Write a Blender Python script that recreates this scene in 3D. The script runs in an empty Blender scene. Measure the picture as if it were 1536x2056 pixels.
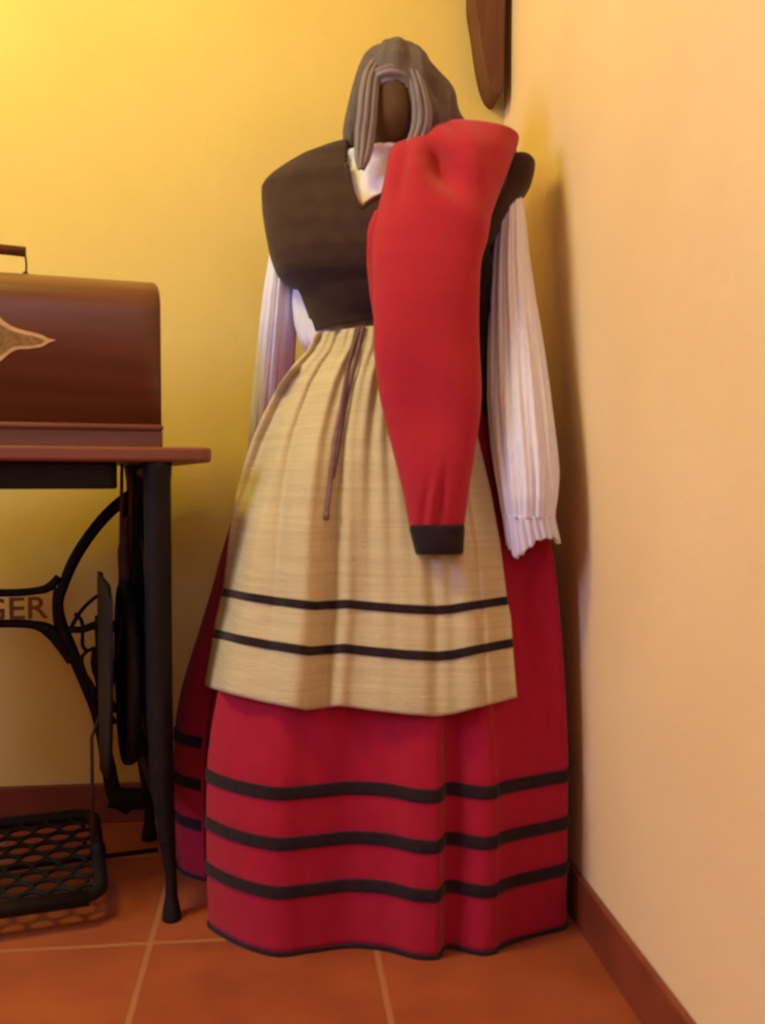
import bpy, bmesh, math, random
import numpy as np
from mathutils import Vector, Matrix
from mathutils.bvhtree import BVHTree

random.seed(4)
SC = bpy.context.scene
COL = SC.collection

# ------------------------------------------------------------------ camera
IW, IH, FPX = 1536.0, 2056.0, 1880.0
CAM_Z, YAW, PITCH = 0.70, math.radians(6.3), math.atan(63.0 / FPX)
cam_d = bpy.data.cameras.new('camera')
cam = bpy.data.objects.new('camera', cam_d)
COL.objects.link(cam)
cam.location = (0, 0, CAM_Z)
cam.rotation_euler = (math.pi / 2 - PITCH, 0, -YAW)
cam_d.sensor_fit = 'VERTICAL'
cam_d.sensor_height = 24.0
cam_d.lens = 24.0 * FPX / IH
cam_d.clip_start = 0.02
cam_d.dof.use_dof = True            # the photograph is softly out of focus
cam_d.dof.focus_distance = 10.0
cam_d.dof.aperture_fstop = 4.6
SC.camera = cam

SC.view_settings.view_transform = 'Standard'
SC.view_settings.look = 'None'
SC.view_settings.gamma = 1.0
SC.view_settings.use_curve_mapping = False
SC.view_settings.exposure = 0.0

# ------------------------------------------------------------------ light
def lamp(name, kind, loc, energy, color, size=0.1, target=None, size_y=None):
    d = bpy.data.lights.new(name, kind)
    d.energy = energy
    d.color = color
    if kind == 'AREA':
        d.shape = 'RECTANGLE'
        d.size = size
        d.size_y = size_y or size
    else:
        d.shadow_soft_size = size
    o = bpy.data.objects.new(name, d)
    COL.objects.link(o)
    o.location = loc
    if target is not None:
        o.rotation_euler = (Vector(target) - Vector(loc)).to_track_quat('-Z', 'Y').to_euler()
    return o

lamp('assumed_ceiling_lamp', 'POINT', (-0.95, 0.98, 2.26), 58, (0.94, 0.85, 0.16), 0.2)  # assumed warm lamp overhead, out of view; no fitting is built
lamp('assumed_cool_sidelight', 'AREA', (-2.4, 0.2, 1.70), 42, (0.40, 0.55, 1.0), 0.9, (0.45, 1.0, 0.6), 1.0)  # assumed cool source on the left, out of view; no window is built
lamp('rear_cool_fill', 'AREA', (0.32, -1.6, 1.7), 11, (0.72, 0.66, 1.0), 1.1, (0.1, 1.6, 0.6), 1.2)  # added fill behind the viewpoint to brighten the white sleeve, no window there

world = bpy.data.worlds.new('world')
SC.world = world
world.use_nodes = True
bg = world.node_tree.nodes['Background']
bg.inputs[0].default_value = (1.0, 0.72, 0.5, 1)
bg.inputs[1].default_value = 0.1

# ------------------------------------------------------------------ materials
def lin(c):
    return tuple(((v / 255.0) / 12.92 if v / 255.0 <= 0.04045 else ((v / 255.0 + 0.055) / 1.055) ** 2.4) for v in c) + (1.0,)

def mat(name, rgb, rough=0.8, rgb2=None, scale=(40, 40, 40), detail=4, bump=0.0, bscale=None, sheen=0.0,
        metallic=0.0, spec=0.5, lo=0.35, hi=0.65, backside=None):
    m = bpy.data.materials.new(name)
    m.use_nodes = True
    nt = m.node_tree
    b = nt.nodes['Principled BSDF']
    b.inputs['Roughness'].default_value = rough
    b.inputs['Metallic'].default_value = metallic
    b.inputs['Specular IOR Level'].default_value = spec
    if sheen:
        b.inputs['Sheen Weight'].default_value = sheen
    tc = nt.nodes.new('ShaderNodeTexCoord')
    mp = nt.nodes.new('ShaderNodeMapping')
    mp.inputs['Scale'].default_value = scale
    nt.links.new(tc.outputs['Object'], mp.inputs['Vector'])
    n = nt.nodes.new('ShaderNodeTexNoise')
    n.inputs['Scale'].default_value = 1.0
    n.inputs['Detail'].default_value = detail
    nt.links.new(mp.outputs[0], n.inputs['Vector'])
    r = nt.nodes.new('ShaderNodeValToRGB')
    r.color_ramp.elements[0].position = lo
    r.color_ramp.elements[1].position = hi
    r.color_ramp.elements[0].color = lin(rgb)
    r.color_ramp.elements[1].color = lin(rgb2 or tuple(min(255, int(v * 1.12 + 2)) for v in rgb))
    nt.links.new(n.outputs['Fac'], r.inputs['Fac'])
    nt.links.new(r.outputs['Color'], b.inputs['Base Color'])
    if bump:
        mp2 = nt.nodes.new('ShaderNodeMapping')
        mp2.inputs['Scale'].default_value = bscale or (400, 400, 400)
        nt.links.new(tc.outputs['Object'], mp2.inputs['Vector'])
        n2 = nt.nodes.new('ShaderNodeTexNoise')
        n2.inputs['Scale'].default_value = 1.0
        n2.inputs['Detail'].default_value = 3
        nt.links.new(mp2.outputs[0], n2.inputs['Vector'])
        bp = nt.nodes.new('ShaderNodeBump')
        bp.inputs['Strength'].default_value = bump
        bp.inputs['Distance'].default_value = 0.002
        nt.links.new(n2.outputs['Fac'], bp.inputs['Height'])
        nt.links.new(bp.outputs[0], b.inputs['Normal'])
    return m

M = {}
M['wall'] = mat('yellow_plaster', (222, 194, 118), 0.9, (228, 201, 126), (3, 3, 3), 5, 0.35, (90, 90, 90), spec=0.2)
M['wall_r'] = mat('plaster_paled_by_light', (230, 198, 158), 0.9, (236, 205, 166), (3, 3, 3), 5, 0.35, (90, 90, 90), spec=0.2)  # right wall: paler look from cool light put into the plaster colour
M['ceil'] = mat('ceiling_plaster', (225, 205, 165), 0.9, None, (3, 3, 3), spec=0.2)
M['skirting'] = mat('skirting_clay', (112, 50, 34), 0.45, (132, 62, 42), (9, 9, 9))
M['iron'] = mat('cast_iron', (20, 15, 17), 0.62, (27, 21, 24), (60, 60, 60), spec=0.2, bump=0.2, bscale=(150, 150, 150))
M['rust_iron'] = mat('worn_iron', (60, 34, 26), 0.6, (80, 46, 34), (40, 40, 40), spec=0.3)
M['letters'] = mat('bronze_letters', (120, 74, 42), 0.6, (134, 84, 48), (40, 40, 40), spec=0.3)
M['leather'] = mat('belt_leather', (80, 36, 20), 0.7)
M['wood'] = mat('case_wood', (92, 44, 28), 0.6, (106, 54, 33), (3, 30, 45), 6, spec=0.5)
_b = M['wood'].node_tree.nodes['Principled BSDF']; _b.inputs['Specular IOR Level'].default_value = 0.15; _b.inputs['Coat Weight'].default_value = 1.0; _b.inputs['Coat Roughness'].default_value = 0.34; _b.inputs['Coat IOR'].default_value = 1.5
M['top_wood'] = mat('tabletop_wood', (108, 54, 40), 0.38, (126, 68, 50), (4, 50, 50), 6)
M['dark_wood'] = mat('dark_bracket_wood', (92, 52, 34), 0.6, (112, 66, 42), (40, 40, 5), 5, spec=0.3)
M['decal'] = mat('decal_gold', (196, 158, 112), 0.6, (214, 178, 130), (80, 80, 80))
M['decal_in'] = mat('decal_brown', (110, 82, 44), 0.6, (150, 112, 66), (120, 120, 120))
M['red'] = mat('red_wool_skirt', (162, 25, 54), 0.9, (170, 27, 57), (60, 60, 25), 4, 0.35, (500, 500, 500), sheen=0.1, spec=0.1)
M['red_j'] = mat('red_wool_jacket', (168, 32, 52), 0.85, (174, 34, 54), (90, 90, 90), 4, 0.35, (500, 500, 500), sheen=0.15, spec=0.15)
M['black'] = mat('black_velvet', (38, 26, 32), 0.9, (46, 32, 38), (60, 60, 60), spec=0.1, sheen=0.1)
M['bodice'] = mat('dark_brown_velvet', (58, 40, 37), 0.9, (66, 46, 42), (40, 40, 40), spec=0.1, sheen=0.15, bump=0.3)
M['white'] = mat('white_cotton', (224, 220, 246), 0.85, (234, 230, 250), (300, 300, 14), 3, 0.35, (260, 260, 8), spec=0.2)
M['linen'] = mat('linen_apron', (190, 172, 140), 0.9, (202, 185, 153), (7, 7, 160), 5, 0.5, (60, 60, 420), spec=0.15)
M['scarf'] = mat('grey_scarf', (92, 78, 82), 0.8, (104, 90, 94), (120, 120, 12), 4, 0.3, (300, 300, 40), spec=0.25)
M['scarf_tail'] = mat('grey_scarf_tail', (120, 106, 116), 0.7, (134, 120, 130), (120, 120, 12), 4, 0.3, (300, 300, 40), spec=0.3)
M['face'] = mat('brown_cloth_head', (84, 62, 44), 0.9, (94, 70, 50), (30, 30, 30), spec=0.15)
M['ribbon'] = mat('purple_ribbon', (104, 66, 76), 0.6, (122, 82, 92), (90, 90, 90))
M['lace'] = mat('pink_lace', (212, 160, 144), 0.9)

def tile_mat():
    m = bpy.data.materials.new('terracotta_tiles')
    m.use_nodes = True
    nt = m.node_tree
    L = nt.links.new
    b = nt.nodes['Principled BSDF']
    tc = nt.nodes.new('ShaderNodeTexCoord')
    sp = nt.nodes.new('ShaderNodeSeparateXYZ')
    L(tc.outputs['Object'], sp.inputs[0])
    def math_(op, a, c=None):
        n = nt.nodes.new('ShaderNodeMath'); n.operation = op
        for i, v in enumerate((a, c)):
            if v is None: continue
            if isinstance(v, (int, float)): n.inputs[i].default_value = v
            else: L(v, n.inputs[i])
        return n.outputs[0]
    T = 0.338
    ds, ids = [], []
    for ax, off in (('X', 0.141), ('Y', 1.424)):
        s = math_('DIVIDE', math_('SUBTRACT', sp.outputs[ax], off), T)
        ids.append(math_('FLOOR', s))
        fr = math_('FRACT', math_('ADD', s, 0.5))
        ds.append(math_('MULTIPLY', math_('ABSOLUTE', math_('SUBTRACT', fr, 0.5)), T))
    d = math_('MINIMUM', ds[0], ds[1])
    mr = nt.nodes.new('ShaderNodeMapRange')
    mr.inputs['From Min'].default_value = 0.0035
    mr.inputs['From Max'].default_value = 0.0055
    L(d, mr.inputs['Value'])
    cb = nt.nodes.new('ShaderNodeCombineXYZ')
    L(ids[0], cb.inputs[0]); L(ids[1], cb.inputs[1])
    wn = nt.nodes.new('ShaderNodeTexWhiteNoise')
    L(cb.outputs[0], wn.inputs['Vector'])
    n = nt.nodes.new('ShaderNodeTexNoise')
    n.inputs['Scale'].default_value = 9; n.inputs['Detail'].default_value = 6
    L(tc.outputs['Object'], n.inputs['Vector'])
    fac = math_('ADD', math_('MULTIPLY', wn.outputs['Value'], 0.25), math_('MULTIPLY', n.outputs['Fac'], 0.75))
    r = nt.nodes.new('ShaderNodeValToRGB')
    r.color_ramp.elements[0].position = 0.25; r.color_ramp.elements[0].color = lin((138, 62, 38))
    r.color_ramp.elements[1].position = 0.75; r.color_ramp.elements[1].color = lin((172, 88, 50))
    L(fac, r.inputs['Fac'])
    mx = nt.nodes.new('ShaderNodeMix'); mx.data_type = 'RGBA'
    mx.inputs['A'].default_value = lin((166, 104, 70))
    L(mr.outputs[0], mx.inputs['Factor']); L(r.outputs[0], mx.inputs['B'])
    L(mx.outputs['Result'], b.inputs['Base Color'])
    bp = nt.nodes.new('ShaderNodeBump'); bp.inputs['Strength'].default_value = 0.5; bp.inputs['Distance'].default_value = 0.002
    L(mr.outputs[0], bp.inputs['Height']); L(bp.outputs[0], b.inputs['Normal'])
    b.inputs['Roughness'].default_value = 0.55
    return m
M['tile'] = tile_mat()

# ------------------------------------------------------------------ helpers
CY, SY = math.cos(YAW), math.sin(YAW)
CP, SP_ = math.cos(PITCH), math.sin(PITCH)
RIGHT = Vector((CY, -SY, 0)); FWD = Vector((SY, CY, 0))

def ray(px, py):
    a = (px - IW / 2) / FPX
    b = -(py - IH / 2) / FPX
    f = CP + b * SP_
    u = -SP_ + b * CP
    return a, f, u
def W(px, py, f):
    """point seen at pixel (px,py), f metres ahead of the viewpoint"""
    a, ff, u = ray(px, py)
    k = f / ff
    p = RIGHT * (a * k) + FWD * f
    return Vector((p.x, p.y, CAM_Z + u * k))
def project(p):
    d = Vector(p) - Vector((0, 0, CAM_Z))
    r, f, u = d.dot(RIGHT), d.dot(FWD), d.z
    zc = f * CP - u * SP_
    yc = f * SP_ + u * CP
    return IW / 2 + FPX * r / zc, IH / 2 - FPX * yc / zc
def PL(px, f):
    """plan point: roughly horizontal ray"""
    a = (px - IW / 2) / FPX
    p = RIGHT * (a * f * 1.0) + FWD * f
    return Vector((p.x, p.y, 0))

ROOTM = {}
def thing(name, label, cat, loc=(0, 0, 0), rotz=0.0, group=None):
    o = bpy.data.objects.new(name, None)
    COL.objects.link(o)
    o.empty_display_size = 0.05
    o.location = loc
    o.rotation_euler = (0, 0, rotz)
    o['label'] = label; o['category'] = cat
    if group: o['group'] = group
    ROOTM[o.name] = Matrix.Translation(Vector(loc)) @ Matrix.Rotation(rotz, 4, 'Z')
    return o

def obj(name, verts, faces, material, parent=None, smooth=True, solid=0.0, bevel=0.0, sub=0, local=False, label=None):
    me = bpy.data.meshes.new(name)
    Mx = ROOTM[parent.name] if parent is not None else Matrix.Identity(4)
    inv = Mx.inverted()
    vs = [tuple(Vector(v)) if local else tuple(inv @ Vector(v)) for v in verts]
    me.from_pydata(vs, [], faces)
    bm = bmesh.new(); bm.from_mesh(me)
    bmesh.ops.recalc_face_normals(bm, faces=bm.faces)
    bm.to_mesh(me); bm.free()
    me.materials.append(material)
    if smooth:
        me.polygons.foreach_set('use_smooth', [True] * len(me.polygons))
    o = bpy.data.objects.new(name, me)
    COL.objects.link(o)
    if parent is not None:
        o.parent = parent
        ROOTM[o.name] = Mx
    if solid:
        md = o.modifiers.new('solid', 'SOLIDIFY'); md.thickness = solid; md.offset = 0
    if bevel:
        md = o.modifiers.new('bevel', 'BEVEL'); md.width = bevel; md.segments = 3; md.limit_method = 'ANGLE'; md.angle_limit = 0.6
    if sub:
        md = o.modifiers.new('sub', 'SUBSURF'); md.levels = sub; md.render_levels = sub
    if label: o['label'] = label
    return o

class MB:
    """collects several pieces of one mesh"""
    def __init__(s): s.v, s.f = [], []
    def add(s, v, f):
        n = len(s.v); s.v += [tuple(x) for x in v]; s.f += [tuple(i + n for i in q) for q in f]; return s
    def box(s, a, b):
        x0, y0, z0 = a; x1, y1, z1 = b
        v = [(x0,y0,z0),(x1,y0,z0),(x1,y1,z0),(x0,y1,z0),(x0,y0,z1),(x1,y0,z1),(x1,y1,z1),(x0,y1,z1)]
        return s.add(v, [(0,3,2,1),(4,5,6,7),(0,1,5,4),(1,2,6,5),(2,3,7,6),(3,0,4,7)])
    def sweep(s, pts, wid, thick, side, n=12, closed=False):
        """oval section along pts. side = vector of the bar's broad-plane normal"""
        pts = [Vector(p) for p in pts]
        if not hasattr(wid, '__len__'): wid = [wid] * len(pts)
        side = Vector(side).normalized()
        v, f = [], []
        N = len(pts)
        for i, p in enumerate(pts):
            a = pts[(i - 1) % N] if (closed or i > 0) else p
            b = pts[(i + 1) % N] if (closed or i < N - 1) else p
            t = (b - a).normalized()
            u = t.cross(side)
            if u.length < 1e-5: u = t.orthogonal()
            u.normalize()
            w2 = t.cross(u).normalized()
            for k in range(n):
                th = 2 * math.pi * k / n
                v.append(p + u * (wid[i] / 2 * math.cos(th)) + w2 * (thick / 2 * math.sin(th)))
        M_ = N if closed else N - 1
        for i in range(M_):
            j = (i + 1) % N
            for k in range(n):
                k2 = (k + 1) % n
                f.append((i*n+k, i*n+k2, j*n+k2, j*n+k))
        if not closed:
            f.append(tuple(range(n))); f.append(tuple((N-1)*n + k for k in range(n))[::-1])
        return s.add(v, f)
    def ball(s, c, r, n=12, m=8):
        c = Vector(c)
        if not hasattr(r, '__len__'): r = (r, r, r)
        v = [c + Vector((0, 0, r[2]))]; f = []
        for i in range(1, m):
            ph = math.pi * i / m
            for k in range(n):
                th = 2 * math.pi * k / n
                v.append(c + Vector((r[0]*math.sin(ph)*math.cos(th), r[1]*math.sin(ph)*math.sin(th), r[2]*math.cos(ph))))
        v.append(c - Vector((0, 0, r[2])))
        for k in range(n):
            f.append((0, 1+k, 1+(k+1) % n))
            f.append((len(v)-1, 1+(m-2)*n+(k+1) % n, 1+(m-2)*n+k))
        for i in range(m-2):
            for k in range(n):
                k2 = (k+1) % n
                f.append((1+i*n+k, 1+(i+1)*n+k, 1+(i+1)*n+k2, 1+i*n+k2))
        return s.add(v, f)
    def obj(s, name, material, parent=None, **kw): return obj(name, s.v, s.f, material, parent, **kw)

def smooth_pts(pts, sub=6, closed=False):
    pts = [Vector(p) if len(p) == 3 else Vector((p[0], p[1], 0)) for p in pts]
    N = len(pts); out = []
    for i in range(N if closed else N - 1):
        g = lambda j: pts[j % N] if closed else pts[max(0, min(N - 1, j))]
        p0, p1, p2, p3 = g(i-1), g(i), g(i+1), g(i+2)
        for k in range(sub):
            t = k / sub
            out.append(0.5 * ((2*p1) + (p2-p0)*t + (2*p0-5*p1+4*p2-p3)*t*t + (-p0+3*p1-3*p2+p3)*t**3))
    if not closed: out.append(pts[-1])
    return out

def rows_dense(rows, n, blur=2):
    """rows: (py, L, R, f, b) -> n dense smoothed rows"""
    A = np.array(rows, float)
    t = np.linspace(0, 1, n)
    key = np.concatenate([[0], np.cumsum(np.abs(np.diff(A[:, 0])) + 1e-6 + 0.25*np.abs(np.diff(A[:, 1])))])
    key /= key[-1]
    out = np.stack([np.interp(t, key, A[:, i]) for i in range(A.shape[1])], 1)
    for _ in range(blur):
        o2 = out.copy()
        o2[1:-1] = (out[:-2] + 2*out[1:-1] + out[2:]) / 4
        out = o2
    return out

def loft_px(rows, nrow=60, n=72, power=2.0, fold=None, cap=True, blur=3):
    """closed horizontal oval sections between outline pixels, centred f metres ahead, half depth b.
       fold(theta, t, px, py) -> (outward offset in metres)"""
    D = rows_dense(rows, nrow, blur)
    v, f = [], []
    for i, (py, L, R, ff, b) in enumerate(D):
        pl, pr = W(L, py, ff), W(R, py, ff)
        c = (pl + pr) / 2; a = (pr - pl).length / 2
        for k in range(n):
            th = 2 * math.pi * k / n
            co, si = math.cos(th), math.sin(th)
            e = 2.0 / power
            x = a * math.copysign(abs(co) ** e, co); y = b * math.copysign(abs(si) ** e, si)
            p = c + RIGHT * x + FWD * y
            if fold:
                px = L + (R - L) * (co * 0.5 + 0.5)
                d = fold(th, i / (nrow - 1), px, py)
                nn = (RIGHT * (co / max(a, .01)) + FWD * (si / max(b, .01))).normalized()
                p = p + nn * d
            v.append(p)
    for i in range(nrow - 1):
        for k in range(n):
            k2 = (k + 1) % n
            f.append((i*n+k, (i+1)*n+k, (i+1)*n+k2, i*n+k2))
    if cap:
        f.append(tuple(range(n))); f.append(tuple((nrow-1)*n + k for k in range(n))[::-1])
    return v, f

def inside(poly, x, y):
    c = False; j = len(poly) - 1
    for i in range(len(poly)):
        xi, yi = poly[i]; xj, yj = poly[j]
        if (yi > y) != (yj > y) and x < (xj - xi) * (y - yi) / (yj - yi) + xi: c = not c
        j = i
    return c

def cut_front(v, f, poly, fmax):
    """real opening: drop the front faces inside the outline"""
    keep = []
    for q in f:
        if len(q) > 8: keep.append(q); continue
        c = sum((Vector(v[i]) for i in q), Vector()) / len(q)
        x, y = project(c)
        if c.dot(FWD) < fmax and inside(poly, x, y): continue
        keep.append(q)
    return keep

def gauss(px, py, cx, cy, sx, sy, ang=0.0):
    dx, dy = px - cx, py - cy
    ca, sa = math.cos(ang), math.sin(ang)
    u, w = dx*ca + dy*sa, -dx*sa + dy*ca
    return math.exp(-(u*u)/(2*sx*sx) - (w*w)/(2*sy*sy))

# ------------------------------------------------------------------ the room
WX, WY, HC = 0.473, 1.955, 2.45
XL, YF = -2.6, -2.4
def struct(name, a, b, m):
    o = MB().box(a, b).obj(name, m, None, smooth=False)
    o['kind'] = 'structure'
    return o
struct('floor', (XL, YF, -0.08), (WX, WY, 0.0), M['tile'])
struct('ceiling', (XL, YF, HC), (WX, WY, HC + 0.08), M['ceil'])
struct('wall_back', (XL - 0.1, WY, -0.08), (WX + 0.1, WY + 0.1, HC + 0.08), M['wall'])
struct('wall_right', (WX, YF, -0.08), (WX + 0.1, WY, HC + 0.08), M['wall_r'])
struct('wall_left', (XL - 0.1, YF, -0.08), (XL, WY, HC + 0.08), M['wall'])
struct('wall_front', (XL - 0.1, YF - 0.1, -0.08), (WX + 0.1, YF, HC + 0.08), M['wall'])
def baseboard(name, a, b):
    o = MB().box(a, b).obj(name, M['skirting'], None, smooth=False, bevel=0.003)
    o['kind'] = 'structure'
baseboard('baseboard_back', (XL, WY - 0.011, 0.0), (WX, WY, 0.08))
baseboard('baseboard_right', (WX - 0.011, YF, 0.0), (WX, WY - 0.011, 0.08))

# dark wooden bracket in the corner
prof = [(0, -25), (952, -25), (954, 0), (961, 40), (967, 85), (974, 125), (982, 155), (992, 176), (1003, 184), (1012, 178), (1016, 160), (1018, 100), (1019, 40), (1021, -25)][1:]
pr = [W(x, y, 1.93) for x, y in smooth_pts(prof, 3) for z in [0]] if False else []
pp = smooth_pts(prof, 3)
ff0 = [W(p.x, p.y, 1.90) for p in pp]
b0 = [Vector((p.x, WY - 0.075, p.z)) for p in ff0]
b1 = [Vector((p.x, WY, p.z)) for p in ff0]
topz = HC
b0 = [Vector((p.x, p.y, topz)) if p.z >= max(q.z for q in b0) - 0.001 else p for p in b0]
b1 = [Vector((p.x, p.y, topz)) if p.z >= max(q.z for q in b1) - 0.001 else p for p in b1]
n = len(b0)
o = obj('wooden_bracket', b0 + b1, [tuple(range(n)), tuple(range(n, 2*n))[::-1]] + [(i, (i+1) % n, n+(i+1) % n, n+i) for i in range(n)],
        M['dark_wood'], None, smooth=False, bevel=0.004)
o['label'] = 'dark brown tapering wooden bracket with rounded end in the upper wall corner'
o['category'] = 'bracket'

# ------------------------------------------------------------------ mannequin in folk costume
Fm = 1.63
base = FWD * Fm + RIGHT * 0.0
man = thing('dress_form', 'headscarved mannequin in folk dress with linen apron and long red skirt, standing in the corner', 'mannequin', (base.x, base.y, 0.0))

# body under the clothes, continuous head, neck and torso
body_rows = [(128, 770, 812, 1.605, .02), (136, 756, 828, 1.605, .045), (165, 738, 848, 1.60, .078), (215, 732, 856, 1.595, .086), (255, 728, 852, 1.59, .082),
             (285, 724, 846, 1.59, .075), (310, 722, 840, 1.595, .068), (335, 735, 838, 1.61, .05), (352, 640, 950, 1.61, .05), (400, 600, 965, 1.61, .07),
             (500, 650, 945, 1.60, .085), (600, 665, 925, 1.60, .075), (670, 675, 915, 1.61, .068), (760, 650, 950, 1.62, .085), (860, 640, 960, 1.63, .09)]
v, f = loft_px(body_rows, 90, 56)
obj('body', v, f, M['face'], man, label='dark brown cloth head and body')
st = MB()
pc = W(795, 860, 1.63)
st.sweep([(pc.x, pc.y, pc.z + .02), (pc.x, pc.y, 0.02)], .03, .03, (1, 0, 0))
st.sweep([(pc.x, pc.y, 0.022), (pc.x, pc.y, 0.0)], .24, .24, (1, 0, 0), 32)
st.obj('stand', M['iron'], man)

# ---- skirt
hem_vis = [(352, 1.70), (358, 1.655), (380, 1.63), (402, 1.615), (411, 1.62)]
H = [PL(p, q) for p, q in hem_vis]
H += [RIGHT * -.262 + FWD * 1.56, RIGHT * -.262 + FWD * 1.49]
H += [PL(p, q) for p, q in [(409, 1.452), (418, 1.43), (470, 1.392), (550, 1.352), (620, 1.362), (700, 1.382), (770, 1.372), (830, 1.345), (872, 1.342), (884, 1.350), (892, 1.374), (915, 1.378),
                            (945, 1.366), (975, 1.357), (998, 1.360), (1012, 1.374), (1060, 1.402), (1105, 1.425), (1140, 1.442)]]
H += [Vector((.449, 1.432, 0)), Vector((.452, 1.53, 0)), Vector((.435, 1.60, 0)), Vector((.45, 1.70, 0)), Vector((.41, 1.79, 0)), Vector((.33, 1.87, 0)), Vector((.22, 1.90, 0)),
      Vector((.10, 1.885, 0)), Vector((0, 1.90, 0)), Vector((-.09, 1.86, 0)), Vector((-.15, 1.79, 0))]
HL = smooth_pts(H, 9, True)
NH = len(HL)
hc = sum(HL, Vector()) / NH
wc = W(788, 700, 1.615); wc.z = 0
def ang_w(p):
    d = p - hc
    a = math.atan2(d.dot(FWD) / .28, d.dot(RIGHT) / .32)
    return wc + RIGHT * (.118 * math.cos(a)) + FWD * (.082 * math.sin(a))
WL = [ang_w(p) for p in HL]
# arc length for pleats
arc = [0.0]
for i in range(1, NH): arc.append(arc[-1] + (HL[i] - HL[i-1]).length)
ZS = [0.0, .01, .1, .2, .27, .32, .36, .42, .5, .56, .62, .71, .78, .85, .90, .935]
WS = [.985, .99, 1.0, 1.0, .985, .95, .91, .84, .75, .69, .625, .50, .38, .24, .11, 0.0]
def sstep(a, b, x):
    t = min(1, max(0, (x - a) / (b - a))); return t * t * (3 - 2 * t)
BST = [sstep(.235, .30, p.dot(RIGHT)) * sstep(1.38, 1.44, p.dot(FWD)) * sstep(1.90, 1.7, p.dot(FWD)) for p in HL]
def skirt_pt(i, z, off=0.0):
    w = float(np.interp(z, ZS, WS))
    w += BST[i] * (float(np.interp(z, [0, .27, .36, .465, .56, .62, .71, .78, .85, .935], [.985, 1, .985, .955, .91, .85, .66, .46, .25, 0])) - w)
    p = WL[i] + (HL[i] - WL[i]) * w
    a, b = HL[(i-1) % NH], HL[(i+1) % NH]
    t = (b - a).normalized()
    nrm = Vector((t.y, -t.x, 0))
    if nrm.dot(HL[i] - hc) < 0: nrm = -nrm
    ple = .0035 * math.sin(arc[i] * 62 + 1.5 * math.sin(arc[i] * 9)) * (1 - w) * 1.6 + .003 * math.sin(arc[i] * 34 + z * 2.2) * w
    p = p + nrm * (ple + off)
    p.z = z
    p.x = min(p.x, WX - .0155)
    return p
zs = list(np.linspace(0.004, .935, 90))
v, f = [], []
for z in zs:
    for i in range(NH):
        p = skirt_pt(i, z)
        if z < .02: p.z = max(.003, z)
        v.append(p)
for j in range(len(zs) - 1):
    for i in range(NH):
        i2 = (i + 1) % NH
        f.append((j*NH+i, j*NH+i2, (j+1)*NH+i2, (j+1)*NH+i))
skirt_bvh = BVHTree.FromPolygons([tuple(p) for p in v], f)
skirt = obj('skirt', v, f, M['red'], man, solid=0.002, label='long pleated red skirt with three black bands')
for zc in (.243, .169, .097):
    v2, f2 = [], []
    zz = [zc - .0098, zc - .005, zc, zc + .005, zc + .0098]
    for z in zz:
        for i in range(NH):
            q = skirt_pt(i, z, .0028)
            q.x = min(q.x, WX - .013)
            v2.append(q)
    for j in range(len(zz) - 1):
        for i in range(NH):
            i2 = (i + 1) % NH
            f2.append((j*NH+i, j*NH+i2, (j+1)*NH+i2, (j+1)*NH+i))
    obj('trim_band', v2, f2, M['black'], skirt, solid=0.001, label='black velvet band')
v2, f2 = [], []
for z in (.001, .004, .007):
    for i in range(NH): v2.append(skirt_pt(i, z, .003))
for j in range(2):
    for i in range(NH):
        i2 = (i + 1) % NH
        f2.append((j*NH+i, j*NH+i2, (j+1)*NH+i2, (j+1)*NH+i))
obj('hem_edging', v2, f2, M['black'], skirt, solid=0.001, label='narrow dark hem edging')

# ---- apron
NU, NV = 150, 120
Lk = np.array([(646, 634), (668, 626), (690, 616), (720, 590), (760, 562), (820, 532), (880, 506), (940, 488), (1000, 472), (1060, 462), (1120, 455), (1180, 448), (1250, 431), (1320, 420), (1377, 409)], float)
Rk = np.array([(646, 910), (760, 935), (870, 957), (990, 986), (1090, 1004), (1200, 1018), (1240, 1026), (1300, 1030), (1400, 1038)], float)
SAG = np.array([(0, 0), (.09, 15), (.19, 28), (.325, 41), (.38, 36), (.433, 30), (.54, 37), (.64, 42), (.74, 44), (.80, 38), (.86, 26), (1, 0)])
def apron_px(u, vv):
    yl = 648 + vv * (1377 - 648); yr = 648 + vv * (1400 - 648)
    xl = np.interp(yl, Lk[:, 0], Lk[:, 1]); xr = np.interp(yr, Rk[:, 0], Rk[:, 1])
    s = float(np.interp(u, SAG[:, 0], SAG[:, 1])) * vv * vv
    top = (1 - vv) ** 5 * (25 * (1 - u) ** 1.6 - 4)
    return xl + (xr - xl) * u, yl + (yr - yl) * u + s + top
C0 = Vector((0, 0, CAM_Z))
FF = np.full((NV, NU), np.nan)
for j in range(NV):
    for i in range(NU):
        x, y = apron_px(i / (NU - 1), j / (NV - 1))
        a, ff, u = ray(x, y)
        d = (RIGHT * a + FWD * ff + Vector((0, 0, u))).normalized()
        loc, nr, idx, dist = skirt_bvh.ray_cast(C0, d)
        if loc is not None: FF[j, i] = min((loc).dot(FWD), 1.60)
    row = FF[j]
    ok = ~np.isnan(row)
    if ok.any(): FF[j] = np.interp(np.arange(NU), np.arange(NU)[ok], row[ok])
for j in range(NV):
    if np.isnan(FF[j]).any(): FF[j] = FF[[k for k in range(NV) if not np.isnan(FF[k]).any()][0]]
def minf(A, r, ax):
    out = A.copy()
    for s in range(-r, r + 1):
        out = np.minimum(out, np.roll(A, s, ax) if False else np.take(A, np.clip(np.arange(A.shape[ax]) + s, 0, A.shape[ax]-1), ax))
    return out
def avgf(A, r, ax):
    out = np.zeros_like(A)
    for s in range(-r, r + 1): out += np.take(A, np.clip(np.arange(A.shape[ax]) + s, 0, A.shape[ax]-1), ax)
    return out / (2*r + 1)
FF = avgf(avgf(avgf(minf(minf(FF, 3, 1), 2, 0), 4, 1), 4, 0), 3, 1)
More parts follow.
